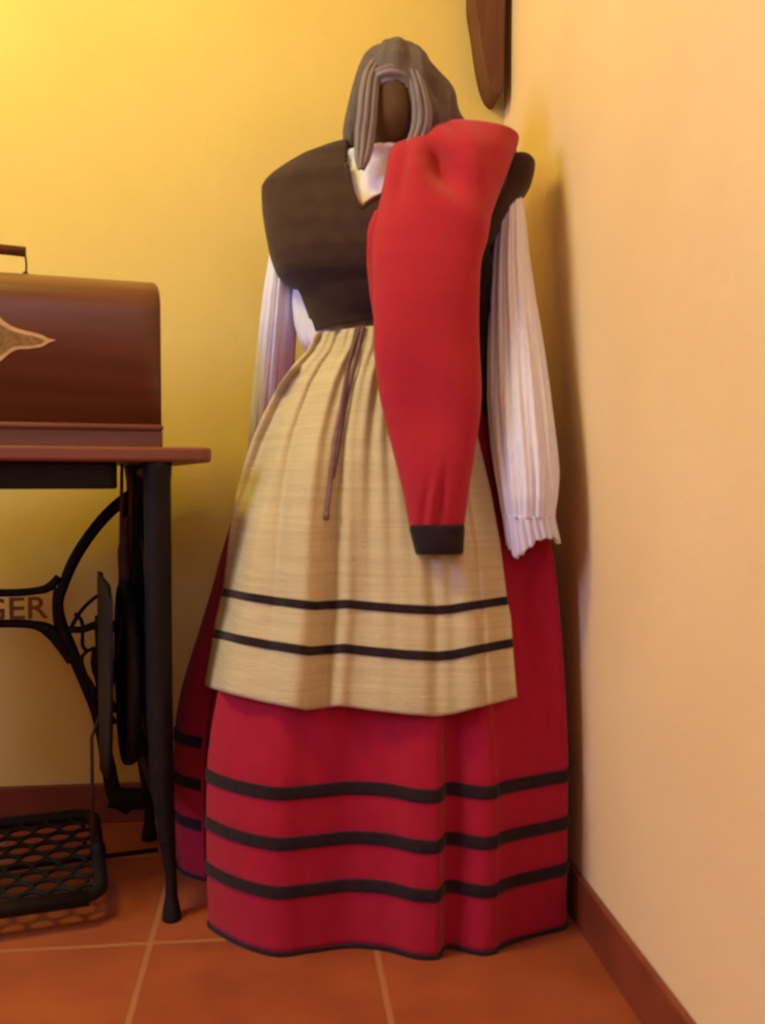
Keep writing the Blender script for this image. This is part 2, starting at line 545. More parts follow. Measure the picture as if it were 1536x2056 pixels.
def apron_fold(u, t):
    x = u * 2 * math.pi
    g = (.5 * math.sin(x * 9 + 2 * math.sin(x * 2)) + .5 * math.sin(x * 14.3 + 1)) * .0075 * math.exp(-t * 2.4)
    g += .0065 * math.sin(x * 3.6 + 1.2 + .5 * t) * min(1, t * 2.2)
    for (uc, wd, am) in ((.40 - .02 * t, .022 + .012 * t, -.015), (.745, .02 + .01 * t, -.010), (.17 + .03 * t, .012 + .02 * t, -.009), (.90, .012, -.006)):
        q = (u - uc) / wd
        g += am * math.exp(-q * q) * min(1.0, .15 + t * 1.6)
    for (uc, wd, am) in ((.455 - .02*t, .03, .009), (.30, .05, .007), (.11, .03, .006)):
        q = (u - uc) / wd
        g += am * math.exp(-q * q) * min(1.0, .3 + t)
    return g
def apron_pt(u, vv, off=0.0):
    x, y = apron_px(u, vv)
    ci, cj = u * (NU - 1), vv * (NV - 1)
    i0, j0 = int(min(NU - 2, ci)), int(min(NV - 2, cj))
    a, b = ci - i0, cj - j0
    ff = (FF[j0, i0]*(1-a)*(1-b) + FF[j0, i0+1]*a*(1-b) + FF[j0+1, i0]*(1-a)*b + FF[j0+1, i0+1]*a*b)
    return W(x, y, ff - .024 - apron_fold(u, vv) - off)
v = [apron_pt(i / (NU-1), j / (NV-1)) for j in range(NV) for i in range(NU)]
f = [(j*NU+i, j*NU+i+1, (j+1)*NU+i+1, (j+1)*NU+i) for j in range(NV-1) for i in range(NU-1)]
apron = obj('apron', v, f, M['linen'], man, solid=0.0015, label='cream linen apron with two black bands')
for va, vb in ((.7305, .752), (.843, .866)):
    nn = 5
    v = [apron_pt(i / (NU-1), va + (vb - va) * j / (nn-1), .0025) for j in range(nn) for i in range(NU)]
    f = [(j*NU+i, j*NU+i+1, (j+1)*NU+i+1, (j+1)*NU+i) for j in range(nn-1) for i in range(NU-1)]
    obj('trim_band', v, f, M['black'], apron, solid=0.001, label='narrow black velvet band')
def apron_at(px, py, off):
    vv = (py - 648) / 740.0
    for _ in range(4):
        x0, y0 = apron_px(0, vv); x1, y1 = apron_px(1, vv)
        u = min(1, max(0, (px - x0) / (x1 - x0)))
        yy = apron_px(u, vv)[1]
        vv = min(1, max(0, vv + (py - yy) / 740.0))
    p = apron_pt(u, vv, off)
    return W(px, py, p.dot(FWD))
rb = MB()
for tr in ([(722, 655), (712, 690), (700, 730), (692, 775), (685, 820), (676, 870), (668, 930), (662, 985), (656, 1034)],
           [(730, 655), (722, 690), (712, 730), (702, 775), (692, 820), (684, 870), (676, 920), (668, 960)]):
    rb.sweep(smooth_pts([apron_at(x, y, .007) for x, y in tr], 5), .0062, .0025, FWD, 8)
e = apron_at(656, 1036, .007)
rb.ball(e, (.005, .004, .007))
rb.obj('ribbon', M['ribbon'], apron, label='thin purple waist ribbon')

# ---- white blouse
def pleat(amp, k, ph=0.0):
    return lambda th, t, px, py: amp * math.sin(th * k + ph + 1.3 * math.sin(th * 3 + t * 2))
bl_rows = [(318, 690, 890, 1.605, .075), (322, 672, 900, 1.605, .085), (345, 640, 935, 1.61, .08), (400, 612, 960, 1.60, .094), (470, 610, 962, 1.595, .104), (540, 604, 962, 1.60, .088), (575, 590, 962, 1.605, .074),
           (610, 588, 960, 1.61, .070), (650, 592, 955, 1.61, .070), (690, 604, 950, 1.61, .074), (720, 628, 945, 1.615, .076)]
v, f = loft_px(bl_rows, 80, 96, fold=pleat(.0022, 30))
blouse = obj('blouse', v, f, M['white'], man, label='white gathered cotton blouse')
def sleeve_fold(th, t, px, py):
    return (.0020 * math.sin(th * 13 + 1.2 * math.sin(t * 5)) + .0014 * math.sin(th * 29 + t * 3)) * (.5 + .7 * t)
rs = [(385, 1018, 1046, 1.585, .02), (410, 1006, 1048, 1.58, .035), (450, 996, 1053, 1.57, .05), (520, 988, 1060, 1.56, .055), (600, 984, 1072, 1.525, .056), (700, 982, 1089, 1.50, .058), (800, 982, 1104, 1.475, .056),
      (900, 989, 1115, 1.45, .050), (950, 996, 1119, 1.44, .046), (1000, 1005, 1115, 1.43, .040), (1030, 1010, 1109, 1.43, .036), (1040, 1012, 1110, 1.43, .036)]
v, f = loft_px(rs, 90, 110, fold=sleeve_fold)
obj('sleeve', v, f, M['white'], blouse)
# ruffled cuff of the right sleeve with a slanting ragged opening
def cuff_mesh():
    n, m = 120, 14
    v, f = [], []
    for j in range(m):
        t = j / (m - 1)
        for k in range(n):
            th = 2 * math.pi * k / n
            co, si = math.cos(th), math.sin(th)
            x = .5 + .5 * co
            bot = np.interp(x, [0, .12, .2, .35, .5, .7, .85, 1], [1096, 1120, 1112, 1098, 1084, 1078, 1078, 1090]) + 2.5 * math.sin(th * 17)
            if si > 0: bot = bot - 14 * si
            py = 1034 + (bot - 1034) * t
            L = 1011 + 11 * t; R = 1110 + 10 * t
            px = (L + R) / 2 + (R - L) / 2 * co
            amp = .0018 + .0022 * t
            c = W(px, py, 1.43)
            v.append(c + FWD * ((.035 - .004 * t) * si) + (RIGHT * co + FWD * si) * (amp * math.sin(th * 24)))
    for j in range(m - 1):
        for k in range(n):
            k2 = (k + 1) % n
            f.append((j*n+k, (j+1)*n+k, (j+1)*n+k2, j*n+k2))
    return v, f
v, f = cuff_mesh()
obj('cuff', v, f, M['white'], blouse, solid=0.0012, label='ruffled white cuff')
ls = [(500, 545, 590, 1.63, .03), (540, 539, 594, 1.635, .042), (590, 531, 596, 1.645, .05), (650, 524, 594, 1.66, .052), (728, 515, 590, 1.685, .05), (800, 507, 585, 1.71, .05), (864, 502, 580, 1.735, .048),
      (930, 500, 575, 1.76, .044), (1000, 504, 570, 1.79, .038), (1060, 512, 565, 1.81, .03)]
v, f = loft_px(ls, 90, 110, fold=sleeve_fold)
obj('sleeve', v, f, M['white'], blouse)

# ---- bodice / waistcoat
bd = [(286, 712, 880, 1.615, .05), (292, 690, 900, 1.615, .055), (302, 648, 940, 1.615, .06), (318, 604, 990, 1.61, .068), (335, 575, 1018, 1.61, .074), (352, 550, 1040, 1.605, .08), (366, 535, 1054, 1.60, .085), (378, 528, 1058, 1.60, .09),
      (400, 528, 1046, 1.60, .098), (430, 530, 1022, 1.595, .106), (470, 536, 990, 1.59, .114), (520, 546, 976, 1.585, .118), (548, 556, 976, 1.585, .116), (562, 566, 977, 1.585, .113), (574, 584, 978, 1.587, .110), (584, 602, 979, 1.59, .107), (600, 608, 980, 1.59, .104),
      (630, 617, 980, 1.595, .098), (655, 623, 978, 1.60, .093), (672, 627, 976, 1.60, .090)]
v, f = loft_px(bd, 150, 240, power=2.15, cap=False, blur=1)
# waist edge rises towards the middle of the front
vv = []
for p in v:
    x, y = project(p)
    if y > 600 and p.dot(FWD) < 1.60:
        k = (y - 600) / 72.0
        lift = np.interp(x, [627, 690, 745, 800, 976], [0, 9, 22, 24, 5]) * k
        p = W(x, y - lift, p.dot(FWD))
    vv.append(p)
NECK = [(695, 270), (696, 330), (701, 360), (708, 388), (717, 408), (728, 418), (740, 408), (756, 398), (780, 388), (830, 380), (870, 330), (880, 270)]
f = cut_front(vv, f, NECK, 1.60)
bod = obj('bodice', vv, f, M['bodice'], man, solid=0.004, label='dark brown velvet bodice with wide shoulders')
bv_ = BVHTree.FromPolygons([tuple(p) for p in vv], loft_px(bd, 150, 240, power=2.15, cap=False, blur=1)[1])
ed = []
for p in smooth_pts(NECK[:10], 6)[6:]:
    a_, f_, u_ = ray(p.x, p.y)
    hit = bv_.ray_cast(Vector((0, 0, CAM_Z)), (RIGHT * a_ + FWD * f_ + Vector((0, 0, u_))).normalized())[0]
    if hit is not None: ed.append(hit - FWD * .001)
nb = MB(); nb.sweep(ed, .009, .007, FWD, 10)
nb.obj('neckline_binding', M['bodice'], bod)
# stiff end of the right armhole band
vb_, fb_ = loft_px([(318, 1030, 1046, 1.60, .03), (322, 1020, 1060, 1.60, .045), (335, 1010, 1072, 1.60, .055), (355, 1000, 1070, 1.60, .06), (378, 990, 1064, 1.60, .058), (400, 984, 1050, 1.595, .055), (440, 966, 1022, 1.58, .055), (490, 950, 990, 1.57, .05), (515, 945, 970, 1.57, .045)], 60, 48, power=2.6, blur=2)
obj('armhole_band', vb_, fb_, M['bodice'], bod)
# pink lace edge at the neckline
lm = MB()
lp = smooth_pts([W(x, y, 1.497) for x, y in ((712, 392), (718, 402), (727, 412), (737, 404), (746, 398), (758, 394))], 4)
lm.sweep(lp, .009, .004, FWD, 8)
lm.obj('lace_edge', M['lace'], blouse, label='pinkish lace edging at the neckline')

# ---- headscarf
sr = [(100, 770, 806, 1.61, .02), (106, 757, 824, 1.61, .045), (116, 742, 846, 1.61, .068), (132, 730, 864, 1.61, .082), (155, 720, 880, 1.61, .092), (200, 706, 903, 1.61, .098), (240, 697, 924, 1.612, .098), (265, 695, 938, 1.614, .095),
      (285, 699, 945, 1.615, .09), (305, 710, 940, 1.615, .08), (325, 722, 900, 1.615, .07)]
def scarf_fold(th, t, px, py):
    d = .0035 * math.sin(th * 12 + 2 * math.sin(t * 3)) * (.4 + t) + .003 * math.sin(px * .11 + py * .02)
    d += -.012 * gauss(px, py, 868, 205, 9, 60, -.18) * (math.sin(th) < 0) + .006 * gauss(px, py, 893, 200, 9, 60, -.22) * (math.sin(th) < 0)
    return d
v, f = loft_px(sr, 120, 180, fold=scarf_fold)
OPEN = [(756, 190), (760, 172), (772, 163), (795, 161), (812, 168), (822, 186), (829, 215), (831, 250), (828, 285), (818, 312), (812, 345), (735, 345), (738, 312), (746, 280), (752, 240)]
f = cut_front(v, f, OPEN, 1.60)
scarf = obj('headscarf', v, f, M['scarf'], man, solid=0.004, label='grey headscarf knotted on top')
def sheet(pts, wid, name, bulge=.008, ridges=3, amp=.0028, ph=0.0):
    """folded strip of cloth lying on the hood, edges tucked back"""
    P = smooth_pts([W(x, y, q) for x, y, q in pts], 7)
    wd = np.interp(np.linspace(0, 1, len(P)), np.linspace(0, 1, len(wid)), wid)
    m = 25; v = []
    for i, p in enumerate(P):
        t = (P[min(i+1, len(P)-1)] - P[max(i-1, 0)]).normalized()
        sd = t.cross(FWD).normalized()
        for k in range(m):
            u = k / (m - 1) * 2 - 1
            dpt = -bulge * math.sqrt(max(0, 1 - u * u)) - amp * math.cos(u * math.pi * ridges + ph + i * .02) * (1 - u * u)
            v.append(p + sd * (u * wd[i] / 2) + FWD * (dpt + bulge))
    f = [(i*m+k, i*m+k+1, (i+1)*m+k+1, (i+1)*m+k) for i in range(len(P)-1) for k in range(m-1)]
    return obj(name, v, f, M['scarf_tail'], scarf, solid=0.003)
sheet([(778, 108, 1.56), (760, 124, 1.535), (746, 150, 1.515), (740, 190, 1.506), (737, 230, 1.503), (733, 265, 1.502), (730, 295, 1.497), (727, 318, 1.49), (725, 339, 1.486)], [.012, .024, .027, .030, .031, .031, .028, .022, .006], 'scarf_tail')
sheet([(795, 108, 1.56), (815, 124, 1.535), (831, 148, 1.515), (842, 185, 1.506), (848, 220, 1.506), (846, 252, 1.506), (836, 280, 1.506), (820, 302, 1.506)], [.012, .020, .024, .026, .031, .031, .028, .018], 'scarf_tail', ph=1)
sheet([(744, 172, 1.530), (760, 152, 1.515), (787, 144, 1.510), (814, 152, 1.515), (833, 176, 1.530)], [.020, .026, .028, .026, .020], 'forehead_band', ridges=2)
kn = MB()
kn.ball(W(783, 105, 1.57), (.020, .018, .012)); kn.ball(W(772, 112, 1.555), (.016, .014, .010)); kn.ball(W(800, 110, 1.56), (.018, .014, .010)); kn.ball(W(828, 118, 1.58), (.018, .018, .010))
kn.sweep(smooth_pts([W(760, 122, 1.55), W(776, 104, 1.55), W(798, 106, 1.55), W(812, 124, 1.54)], 5), .014, .012, FWD, 10)
kn.obj('knot', M['scarf'], scarf)

# ------------------------------------------------------------------ red jacket draped over the shoulder
jb = W(900, 500, 1.47)
jk = thing('jacket', 'red wool jacket draped over the mannequin shoulder, black-cuffed sleeve hanging in front', 'jacket', (jb.x, jb.y, 0.0))
jr = [(258, 866, 935, 1.585, .03), (263, 857, 968, 1.585, .05), (269, 850, 1006, 1.582, .060), (275, 842, 1041, 1.578, .068), (280, 834, 1044, 1.578, .072), (294, 804, 1041, 1.572, .08), (306, 788, 1036, 1.565, .086), (325, 782, 1029, 1.553, .090), (360, 774, 1014, 1.535, .088), (400, 764, 996, 1.515, .08), (440, 756, 978, 1.485, .066),
      (470, 751, 968, 1.465, .055), (520, 747, 965, 1.445, .045), (600, 746, 965, 1.43, .040), (700, 750, 963, 1.42, .038), (800, 765, 961, 1.41, .036), (870, 779, 958, 1.405, .035), (930, 792, 953, 1.40, .034), (1000, 809, 942, 1.395, .031), (1040, 818, 935, 1.392, .028), (1060, 822, 931, 1.39, .026)]
def jfold(th, t, px, py):
    fr = 1.0 if math.sin(th) < 0 else 0.0
    d = 0.0
    if fr:
        d -= .046 * gauss(px, py, 874, 360, 17, 40, -.5)
        d += .012 * gauss(px, py, 912, 430, 22, 75, -.85)
        d += .010 * gauss(px, py, 835, 330, 12, 45, -.15)
        d -= .009 * gauss(px, py, 812, 350, 9, 45, .15)
        d += .008 * gauss(px, py, 795, 340, 9, 50, .15)
        d += .007 * gauss(px, py, 930, 340, 18, 60, -.45)
        d -= .008 * gauss(px, py, 905, 300, 9, 40, -.35)
        d += .007 * gauss(px, py, 900, 760, 34, 60, -.5)
        d -= .007 * gauss(px, py, 850, 820, 30, 60, -.4)
        d -= .007 * gauss(px, py, 882, 1010, 6, 42, .10)
        d -= .005 * gauss(px, py, 855, 1020, 6, 42, .15)
        d += .004 * gauss(px, py, 866, 1010, 6, 42, .10)
    if not fr and py > 330: d -= D_back(py) * math.sin(th)
    return d + .002 * math.sin(py * .018 + th * 2)
def D_back(py): return float(np.interp(py, [330, 400, 470, 600, 1060], [.0, .035, .035, .025, .015]))
NR, NC = 170, 150
v, f = loft_px(jr, NR, NC, power=2.2, fold=jfold, blur=1)
D = rows_dense(jr, NR, 1)
cut = next(i for i in range(NR) if D[i][0] > 455)
side = f[:(NR-1)*NC]
def sub_mesh(v, fs):
    used = sorted({i for q in fs for i in q}); mp = {a: b for b, a in enumerate(used)}
    return [v[i] for i in used], [tuple(mp[i] for i in q) for q in fs]
bv, bf = sub_mesh(v, side[:cut*NC] + [f[-2]])
sv, sf = sub_mesh(v, side[cut*NC:] + [f[-1]])
jm = MB().add(bv, bf)
# layer folded underneath, left, and the back hanging behind the shoulder
a, b = loft_px([(425, 752, 775, 1.475, .01), (450, 740, 790, 1.475, .018), (480, 733, 800, 1.475, .02), (530, 736, 800, 1.472, .02), (590, 742, 800, 1.468, .018), (640, 750, 790, 1.462, .012), (665, 760, 780, 1.46, .006)], 40, 40)
jm.add(a, b)
a, b = loft_px([(292, 960, 1036, 1.62, .03), (330, 950, 1040, 1.64, .03), (400, 950, 1042, 1.65, .03), (500, 960, 1060, 1.645, .02), (560, 965, 1070, 1.635, .018), (620, 970, 1080, 1.62, .016), (680, 975, 1088, 1.60, .015), (760, 985, 1085, 1.60, .012), (820, 1000, 1070, 1.60, .008)], 50, 48)
jm.add(a, b)
jm.obj('jacket_body', M['red_j'], jk)
a, b = loft_px([(470, 945, 975, 1.53, .008), (520, 940, 988, 1.53, .012), (600, 938, 992, 1.53, .012), (700, 935, 990, 1.53, .012), (790, 935, 984, 1.53, .010), (850, 935, 975, 1.53, .006)], 40, 40)
obj('lining', a, b, M['black'], jk, label='dark inner lining')
jsl = obj('sleeve', sv, sf, M['red_j'], jk)
v, f = loft_px([(1052, 821, 932, 1.39, .029), (1060, 821, 933, 1.39, .031), (1080, 826, 932, 1.39, .031), (1100, 831, 931, 1.39, .030), (1111, 834, 930, 1.39, .028)], 14, 60, power=2.4, blur=0)
obj('cuff', v, f, M['black'], jsl, label='black velvet cuff')

# ------------------------------------------------------------------ treadle table
TR = math.radians(13.3)
O = W(345, 1858, 1.475); O.z = 0
tb = thing('treadle_table', 'old treadle sewing table with wooden top and black cast iron stand on the tiled floor', 'table', (O.x, O.y, 0.0), TR)
TM = ROOTM[tb.name]; TI = TM.inverted()
def TL(px, py, yl):
    """pixel -> table-local point on the plane y = yl"""
    a, ff, u = ray(px, py)
    d = RIGHT * a + FWD * ff + Vector((0, 0, u))
    o = TI @ C0; dd = TI.to_3x3() @ d
    k = (yl - o.y) / dd.y
    return o + dd * k
XC = TL(-28, 1200, .36).x        # middle of the table
def mirror(p): return Vector((2 * XC - p[0], p[1], p[2]))
def lob(mb, name, m, parent, **kw): return obj(name, mb.v, mb.f, m, parent, local=True, **kw)

# top
x1 = TL(428, 910, -.03).x; x0 = 2 * XC - x1
n = 8
def round_rect(x0, y0, x1, y1, r, n=6):
    out = []
    for cx, cy, a0 in ((x1-r, y1-r, 0), (x0+r, y1-r, 90), (x0+r, y0+r, 180), (x1-r, y0+r, 270)):
        for k in range(n + 1):
            a = math.radians(a0 + 90 * k / n); out.append((cx + r*math.cos(a), cy + r*math.sin(a)))
    return out
def slab(poly, z0, z1):
    n = len(poly)
    v = [(x, y, z0) for x, y in poly] + [(x, y, z1) for x, y in poly]
    return v, [tuple(range(n))[::-1], tuple(range(n, 2*n))] + [(i, (i+1) % n, n+(i+1) % n, n+i) for i in range(n)]
ztop = TL(300, 897, -.03).z
v, f = slab(round_rect(x0, -.03, x1, .40, .02), ztop - .023, ztop)
obj('tabletop', v, f, M['top_wood'], tb, smooth=False, bevel=.005, local=True)
zu = ztop - .023
# black box under the top
bx1 = TL(237, 950, .0).x
m_ = MB(); zb = TL(120, 982, .0).z
v, f = slab(round_rect(2*XC - bx1, 0, bx1, .30, .02), zb, zu)
obj('machine_well', v, f, M['iron'], tb, smooth=False, bevel=.004, local=True)

# side frames: leg, leg, web
def zl(py, yl, px=330): return TL(px, py, yl).z
def leg(yc, s, zt=zu):
    pts = [(zt, -.018, .048), (zt-.03, -.017, .042), (.55, -.016, .042), (.35, -.015, .042), (.22, -.012, .038), (.13, -.006, .026), (.07, .0, .018), (.035, .0, .020), (.015, .0, .028), (0.0, .0, .031)]
    mb = MB(); v = []; f = []; n = 16
    D_ = []
    for a, b in zip(pts[:-1], pts[1:]):
        for k in range(4):
            t = k / 4; D_.append([a[i] + (b[i] - a[i]) * t for i in range(3)])
    D_.append(list(pts[-1]))
    for z, xc, w in D_:
        bow = .015 * math.sin(math.pi * min(1, z / .7)) * (1 if yc < .1 else -1)
        for k in range(n):
            th = 2 * math.pi * k / n
            p = Vector((xc + w/2*math.cos(th), yc + bow + (w * .6)*math.sin(th), z))
            v.append(p if s > 0 else mirror(p))
    for i in range(len(D_) - 1):
        for k in range(n): f.append((i*n+k, i*n+(k+1) % n, (i+1)*n+(k+1) % n, (i+1)*n+k))
    f.append(tuple(range(n))); f.append(tuple((len(D_)-1)*n+k for k in range(n))[::-1])
    return v, f
YR = .355
for s in (1, -1):
    for yc in (0.0, YR):
        v, f = leg(yc, s)
        obj('leg', v, f, M['iron'], tb, local=True)
    w = MB()
    def q(y, z, x=-.010): 
        p = Vector((x, y, z)); return p if s > 0 else mirror(p)
    w.sweep([q(0, zu-.012), q(YR, zu-.012)], .024, .022, (1, 0, 0))
    w.sweep([q(0, .245), q(YR, .245)], .030, .018, (1, 0, 0))
    w.sweep([q(0, .165), q(YR, .165)], .022, .018, (1, 0, 0))
    w.sweep(smooth_pts([q(.0, .12), q(.05, .18), q(.10, .20), q(.17, .19)], 5), .02, .016, (1, 0, 0))
    w.sweep(smooth_pts([q(0, .60), q(.09, .56), q(.16, .45), q(.13, .36), q(.05, .33), q(.0, .26)], 6), .02, .014, (1, 0, 0))
    w.sweep(smooth_pts([q(YR, .60), q(.27, .56), q(.20, .45), q(.23, .36), q(.30, .33), q(YR, .26)], 6), .02, .014, (1, 0, 0))
    w.sweep(smooth_pts([q(.02, .45), q(.10, .42), q(.18, .32), q(.26, .42), q(YR-.02, .45)], 6), .014, .012, (1, 0, 0))
    w.sweep(smooth_pts([q(.05 * math.cos(a) + YR/2, .05 * math.sin(a) + .53) for a in np.linspace(0, 6.283, 13)[:-1]], 3, True), .014, .012, (1, 0, 0), closed=True)
    pv = [q(.015, .30), q(YR-.015, .30), q(YR-.015, .66), q(.015, .66)]
    w.add(pv + [p + Vector((.006, 0, 0)) for p in pv], [(0,1,2,3),(7,6,5,4),(0,4,5,1),(1,5,6,2),(2,6,7,3),(3,7,4,0)])
    lob(w, 'side_scrollwork', M['iron'], tb)

# back brace with the cast name
YB = YR - .01
cb = MB()
def bar(mb, pts, wpx, yl=YB, th=.014, both=True, sub=6, scale=None):
    P = smooth_pts([TL(x, y, yl) for x, y in pts], sub)
    wd = np.interp(np.linspace(0, 1, len(P)), np.linspace(0, 1, len(wpx)), wpx) * (1.80 / FPX) if hasattr(wpx, '__len__') else [wpx * 1.80 / FPX] * len(P)
    mb.sweep(P, list(wd), th, (0, 1, 0), 12)
    if both: mb.sweep([mirror(p) for p in P], list(wd), th, (0, 1, 0), 12)
bar(cb, [(308, 970), (285, 982), (250, 1003), (215, 1033), (180, 1075), (150, 1122), (130, 1168), (118, 1210), (122, 1252), (143, 1305), (168, 1365), (192, 1425), (206, 1480), (218, 1540), (232, 1600), (262, 1625)], [30, 28, 24, 23, 22, 22, 20, 18, 24, 24, 22, 22, 24, 28, 30, 26])
bar(cb, [(-28, 1190), (30, 1190), (75, 1186), (100, 1178), (118, 1158)], [15, 15, 15, 18, 14])
bar(cb, [(-28, 1253), (30, 1252), (70, 1255), (98, 1266), (122, 1292), (142, 1330)], [16, 16, 17, 26, 26, 14])
bar(cb, [(222, 1600), (250, 1604), (290, 1604)], 44, both=True)
bar(cb, [(116, 1180), (113, 1215), (116, 1255)], 16)
bar(cb, [(250, 1005), (250, 1050), (248, 1100)], [22, 17, 12], both=True)
bar(cb, [(262, 1015), (276, 1045), (290, 1085), (300, 1110)], [14, 12, 12, 8], both=True)
brace = lob(cb, 'back_brace', M['iron'], tb)
# letters
tcv = bpy.data.curves.new('name_letters', 'FONT')
tcv.body = 'SINGER'
tcv.size = .062; tcv.extrude = .003; tcv.align_x = 'CENTER'; tcv.align_y = 'CENTER'; tcv.space_character = 1.0
tcv.offset = 0.0006
to = bpy.data.objects.new('tmp', tcv); COL.objects.link(to)
dg = bpy.context.evaluated_depsgraph_get()
tme = bpy.data.meshes.new_from_object(to.evaluated_get(dg))
bpy.data.objects.remove(to)
xs = [vv.co.x for vv in tme.vertices]
ys = [vv.co.y for vv in tme.vertices]
XR = TL(97, 1220, YB).x
kx = (XR - XC) / max(xs)
zA, zB = TL(60, 1198, YB).z, TL(60, 1243, YB).z
ky = (zA - zB) / (max(ys) - min(ys)); ym = (max(ys) + min(ys)) / 2
for vv in tme.vertices:
    x, y, z = vv.co
    vv.co = (XC + x * kx, YB + z, (zA + zB) / 2 + (y - ym) * ky)
tme.materials.append(M['letters'])
lt = bpy.data.objects.new('name_letters', tme); COL.objects.link(lt); lt.parent = brace; lt['label'] = 'brown cast maker name between the rails'

# scrolled guard beside the wheel
sg = MB()
def gb(pts, w, sub=5): bar(sg, pts, w, yl=.27, th=.008, both=False, sub=sub)
gb([(222, 1180), (196, 1196), (170, 1218), (150, 1246), (140, 1270)], [8, 7, 7, 8, 9])
gb([(138, 1264), (165, 1264), (190, 1256), (215, 1258), (240, 1258)], [12, 13, 16, 22, 24])
gb([(150, 1232), (163, 1245), (168, 1270)], 7)
gb([(195, 1236), (196, 1260), (196, 1300), (192, 1340), (196, 1370), (206, 1400)], [8, 12, 9, 9, 9, 8])
gb([(166, 1268), (166, 1296), (176, 1306), (190, 1300)], 7)
gb([(176, 1306), (164, 1322), (170, 1350), (185, 1375), (188, 1395)], 7)
gb([(190, 1300), (186, 1330), (192, 1356), (203, 1362), (216, 1344), (226, 1326)], 8)
gb([(203, 1362), (216, 1385), (226, 1410), (232, 1430)], 8)
gb([(200, 1365), (194, 1390), (208, 1415), (222, 1435), (232, 1452)], 8)
lob(sg, 'scroll_guard', M['iron'], tb)

# flywheel, dress guard, belt, pitman rod
fw = MB()
wx, wy_, R_ = -.052, .19, .152
wz = .365
ring = [Vector((wx, wy_ + R_*math.cos(a), wz + R_*math.sin(a))) for a in np.linspace(0, 2*math.pi, 49)[:-1]]
fw.sweep(ring, .018, .024, (1, 0, 0), 12, closed=True)
ring2 = [Vector((wx, wy_ + .09*math.cos(a), wz + .09*math.sin(a))) for a in np.linspace(0, 2*math.pi, 37)[:-1]]
fw.sweep(ring2, .010, .012, (1, 0, 0), 10, closed=True)
for k in range(6):
    a = k * math.pi / 3 + .3
    c, s_ = math.cos(a), math.sin(a)
    fw.sweep(smooth_pts([(wx, wy_ + .02*c, wz + .02*s_), (wx, wy_ + .08*c - .014*s_, wz + .08*s_ + .014*c), (wx, wy_ + .15*c, wz + .15*s_)], 5), .012, .012, (1, 0, 0), 8)
fw.sweep([(wx - .02, wy_, wz), (wx + .075, wy_, wz)], .030, .030, (0, 1, 0), 16)
lob(fw, 'flywheel', M['iron'], tb)
dgm = MB()
gy = np.linspace(.02, .34, 17); gz = [.20, .24, .30, .36, .42, .475, .51, .53]
v, f = [], []
for j, z in enumerate(gz):
    for i, y in enumerate(gy):
        half = [.07, .11, .14, .16, .17, .17, .165, .10][j]
        t = (i / 16 - .5) * 2
        v.append((-.086 - .012 * math.cos(t * 1.5), .18 + t * half, z + (.012 * math.cos(t*1.5) if j == 7 else 0)))
for j in range(len(gz) - 1):
    for i in range(16): f.append((j*17+i, j*17+i+1, (j+1)*17+i+1, (j+1)*17+i))
obj('dress_guard', v, f, M['iron'], tb, solid=.004, local=True)
pt = MB()
p0 = TL(187, 1715, .16); p1 = TL(184, 1480, .17)
pt.sweep([p0, p1, (wx - .02, wy_ + .03, wz - .02)], .006, .006, (0, 1, 0), 10)
pt.sweep([(wx - .02, wy_ + .03, wz - .02), (wx, wy_, .50)], .01, .01, (0, 1, 0), 10)
up = TL(252, 1060, .19)
pt.sweep(smooth_pts([(up.x, .19, up.z + .02), (up.x - .003, .19, up.z - .04), (wx, .19, .50)], 4), [.016] * 4 + [.022] * 5, .02, (0, 1, 0), 10)
lob(pt, 'pitman_rod', M['rust_iron'], tb)
bl = MB()
for px in (245, 263):
    a = TL(px, 924, .19); b = TL(px - 1, 1010, .19); c = TL(px - 4 if px < 250 else px - 2, 1180, .19)
    bl.sweep([a, b, c], .0062, .0062, (0, 1, 0), 8)
lob(bl, 'drive_belt', M['leather'], tb)

# foot pedal with ring grille
pz = .062
pd = MB()
px1 = TL(196, 1715, .17).x; px0 = 2 * XC - px1
y0_, y1_ = .02, .315
def tilt(y): return pz + (y - .17) * .10
def rr(p): return Vector((p[0], p[1], tilt(p[1])))
pd.sweep([rr(p) for p in round_rect(px0, y0_, px1, y1_, .03, 5)], .022, .022, (0, 0, 1), 10, closed=True)
pd.sweep([rr((px0, y0_ - .004)), rr((px1 - .02, y0_ - .004))], .028, .026, (0, 0, 1), 10)
pd.sweep([(-.004, .16, pz - .01), (2*XC + .004, .16, pz - .01)], .008, .008, (0, 0, 1), 10)
pd.ball((px1, .16, pz), (.014, .02, .022))
pedal = lob(pd, 'foot_pedal', M['iron'], tb)
gr = MB()
dx = .043; rows_n = 9
dy = (y1_ - y0_) / rows_n
for j in range(rows_n):
    y = y0_ + dy * (j + .5)
    nx = int((px1 - px0) / dx)
    for i in range(nx + 1):
        x = px0 + dx * (i + (.5 if j % 2 else 0)) + .004
        if x > px1 - .008: continue
        pts = [rr((x + .021 * math.cos(a), y + .0185 * math.sin(a))) for a in np.linspace(0, 2*math.pi, 13)[:-1]]
        gr.sweep(pts, .0075, .007, (0, 0, 1), 6, closed=True)
lob(gr, 'ring_grille', M['iron'], pedal)

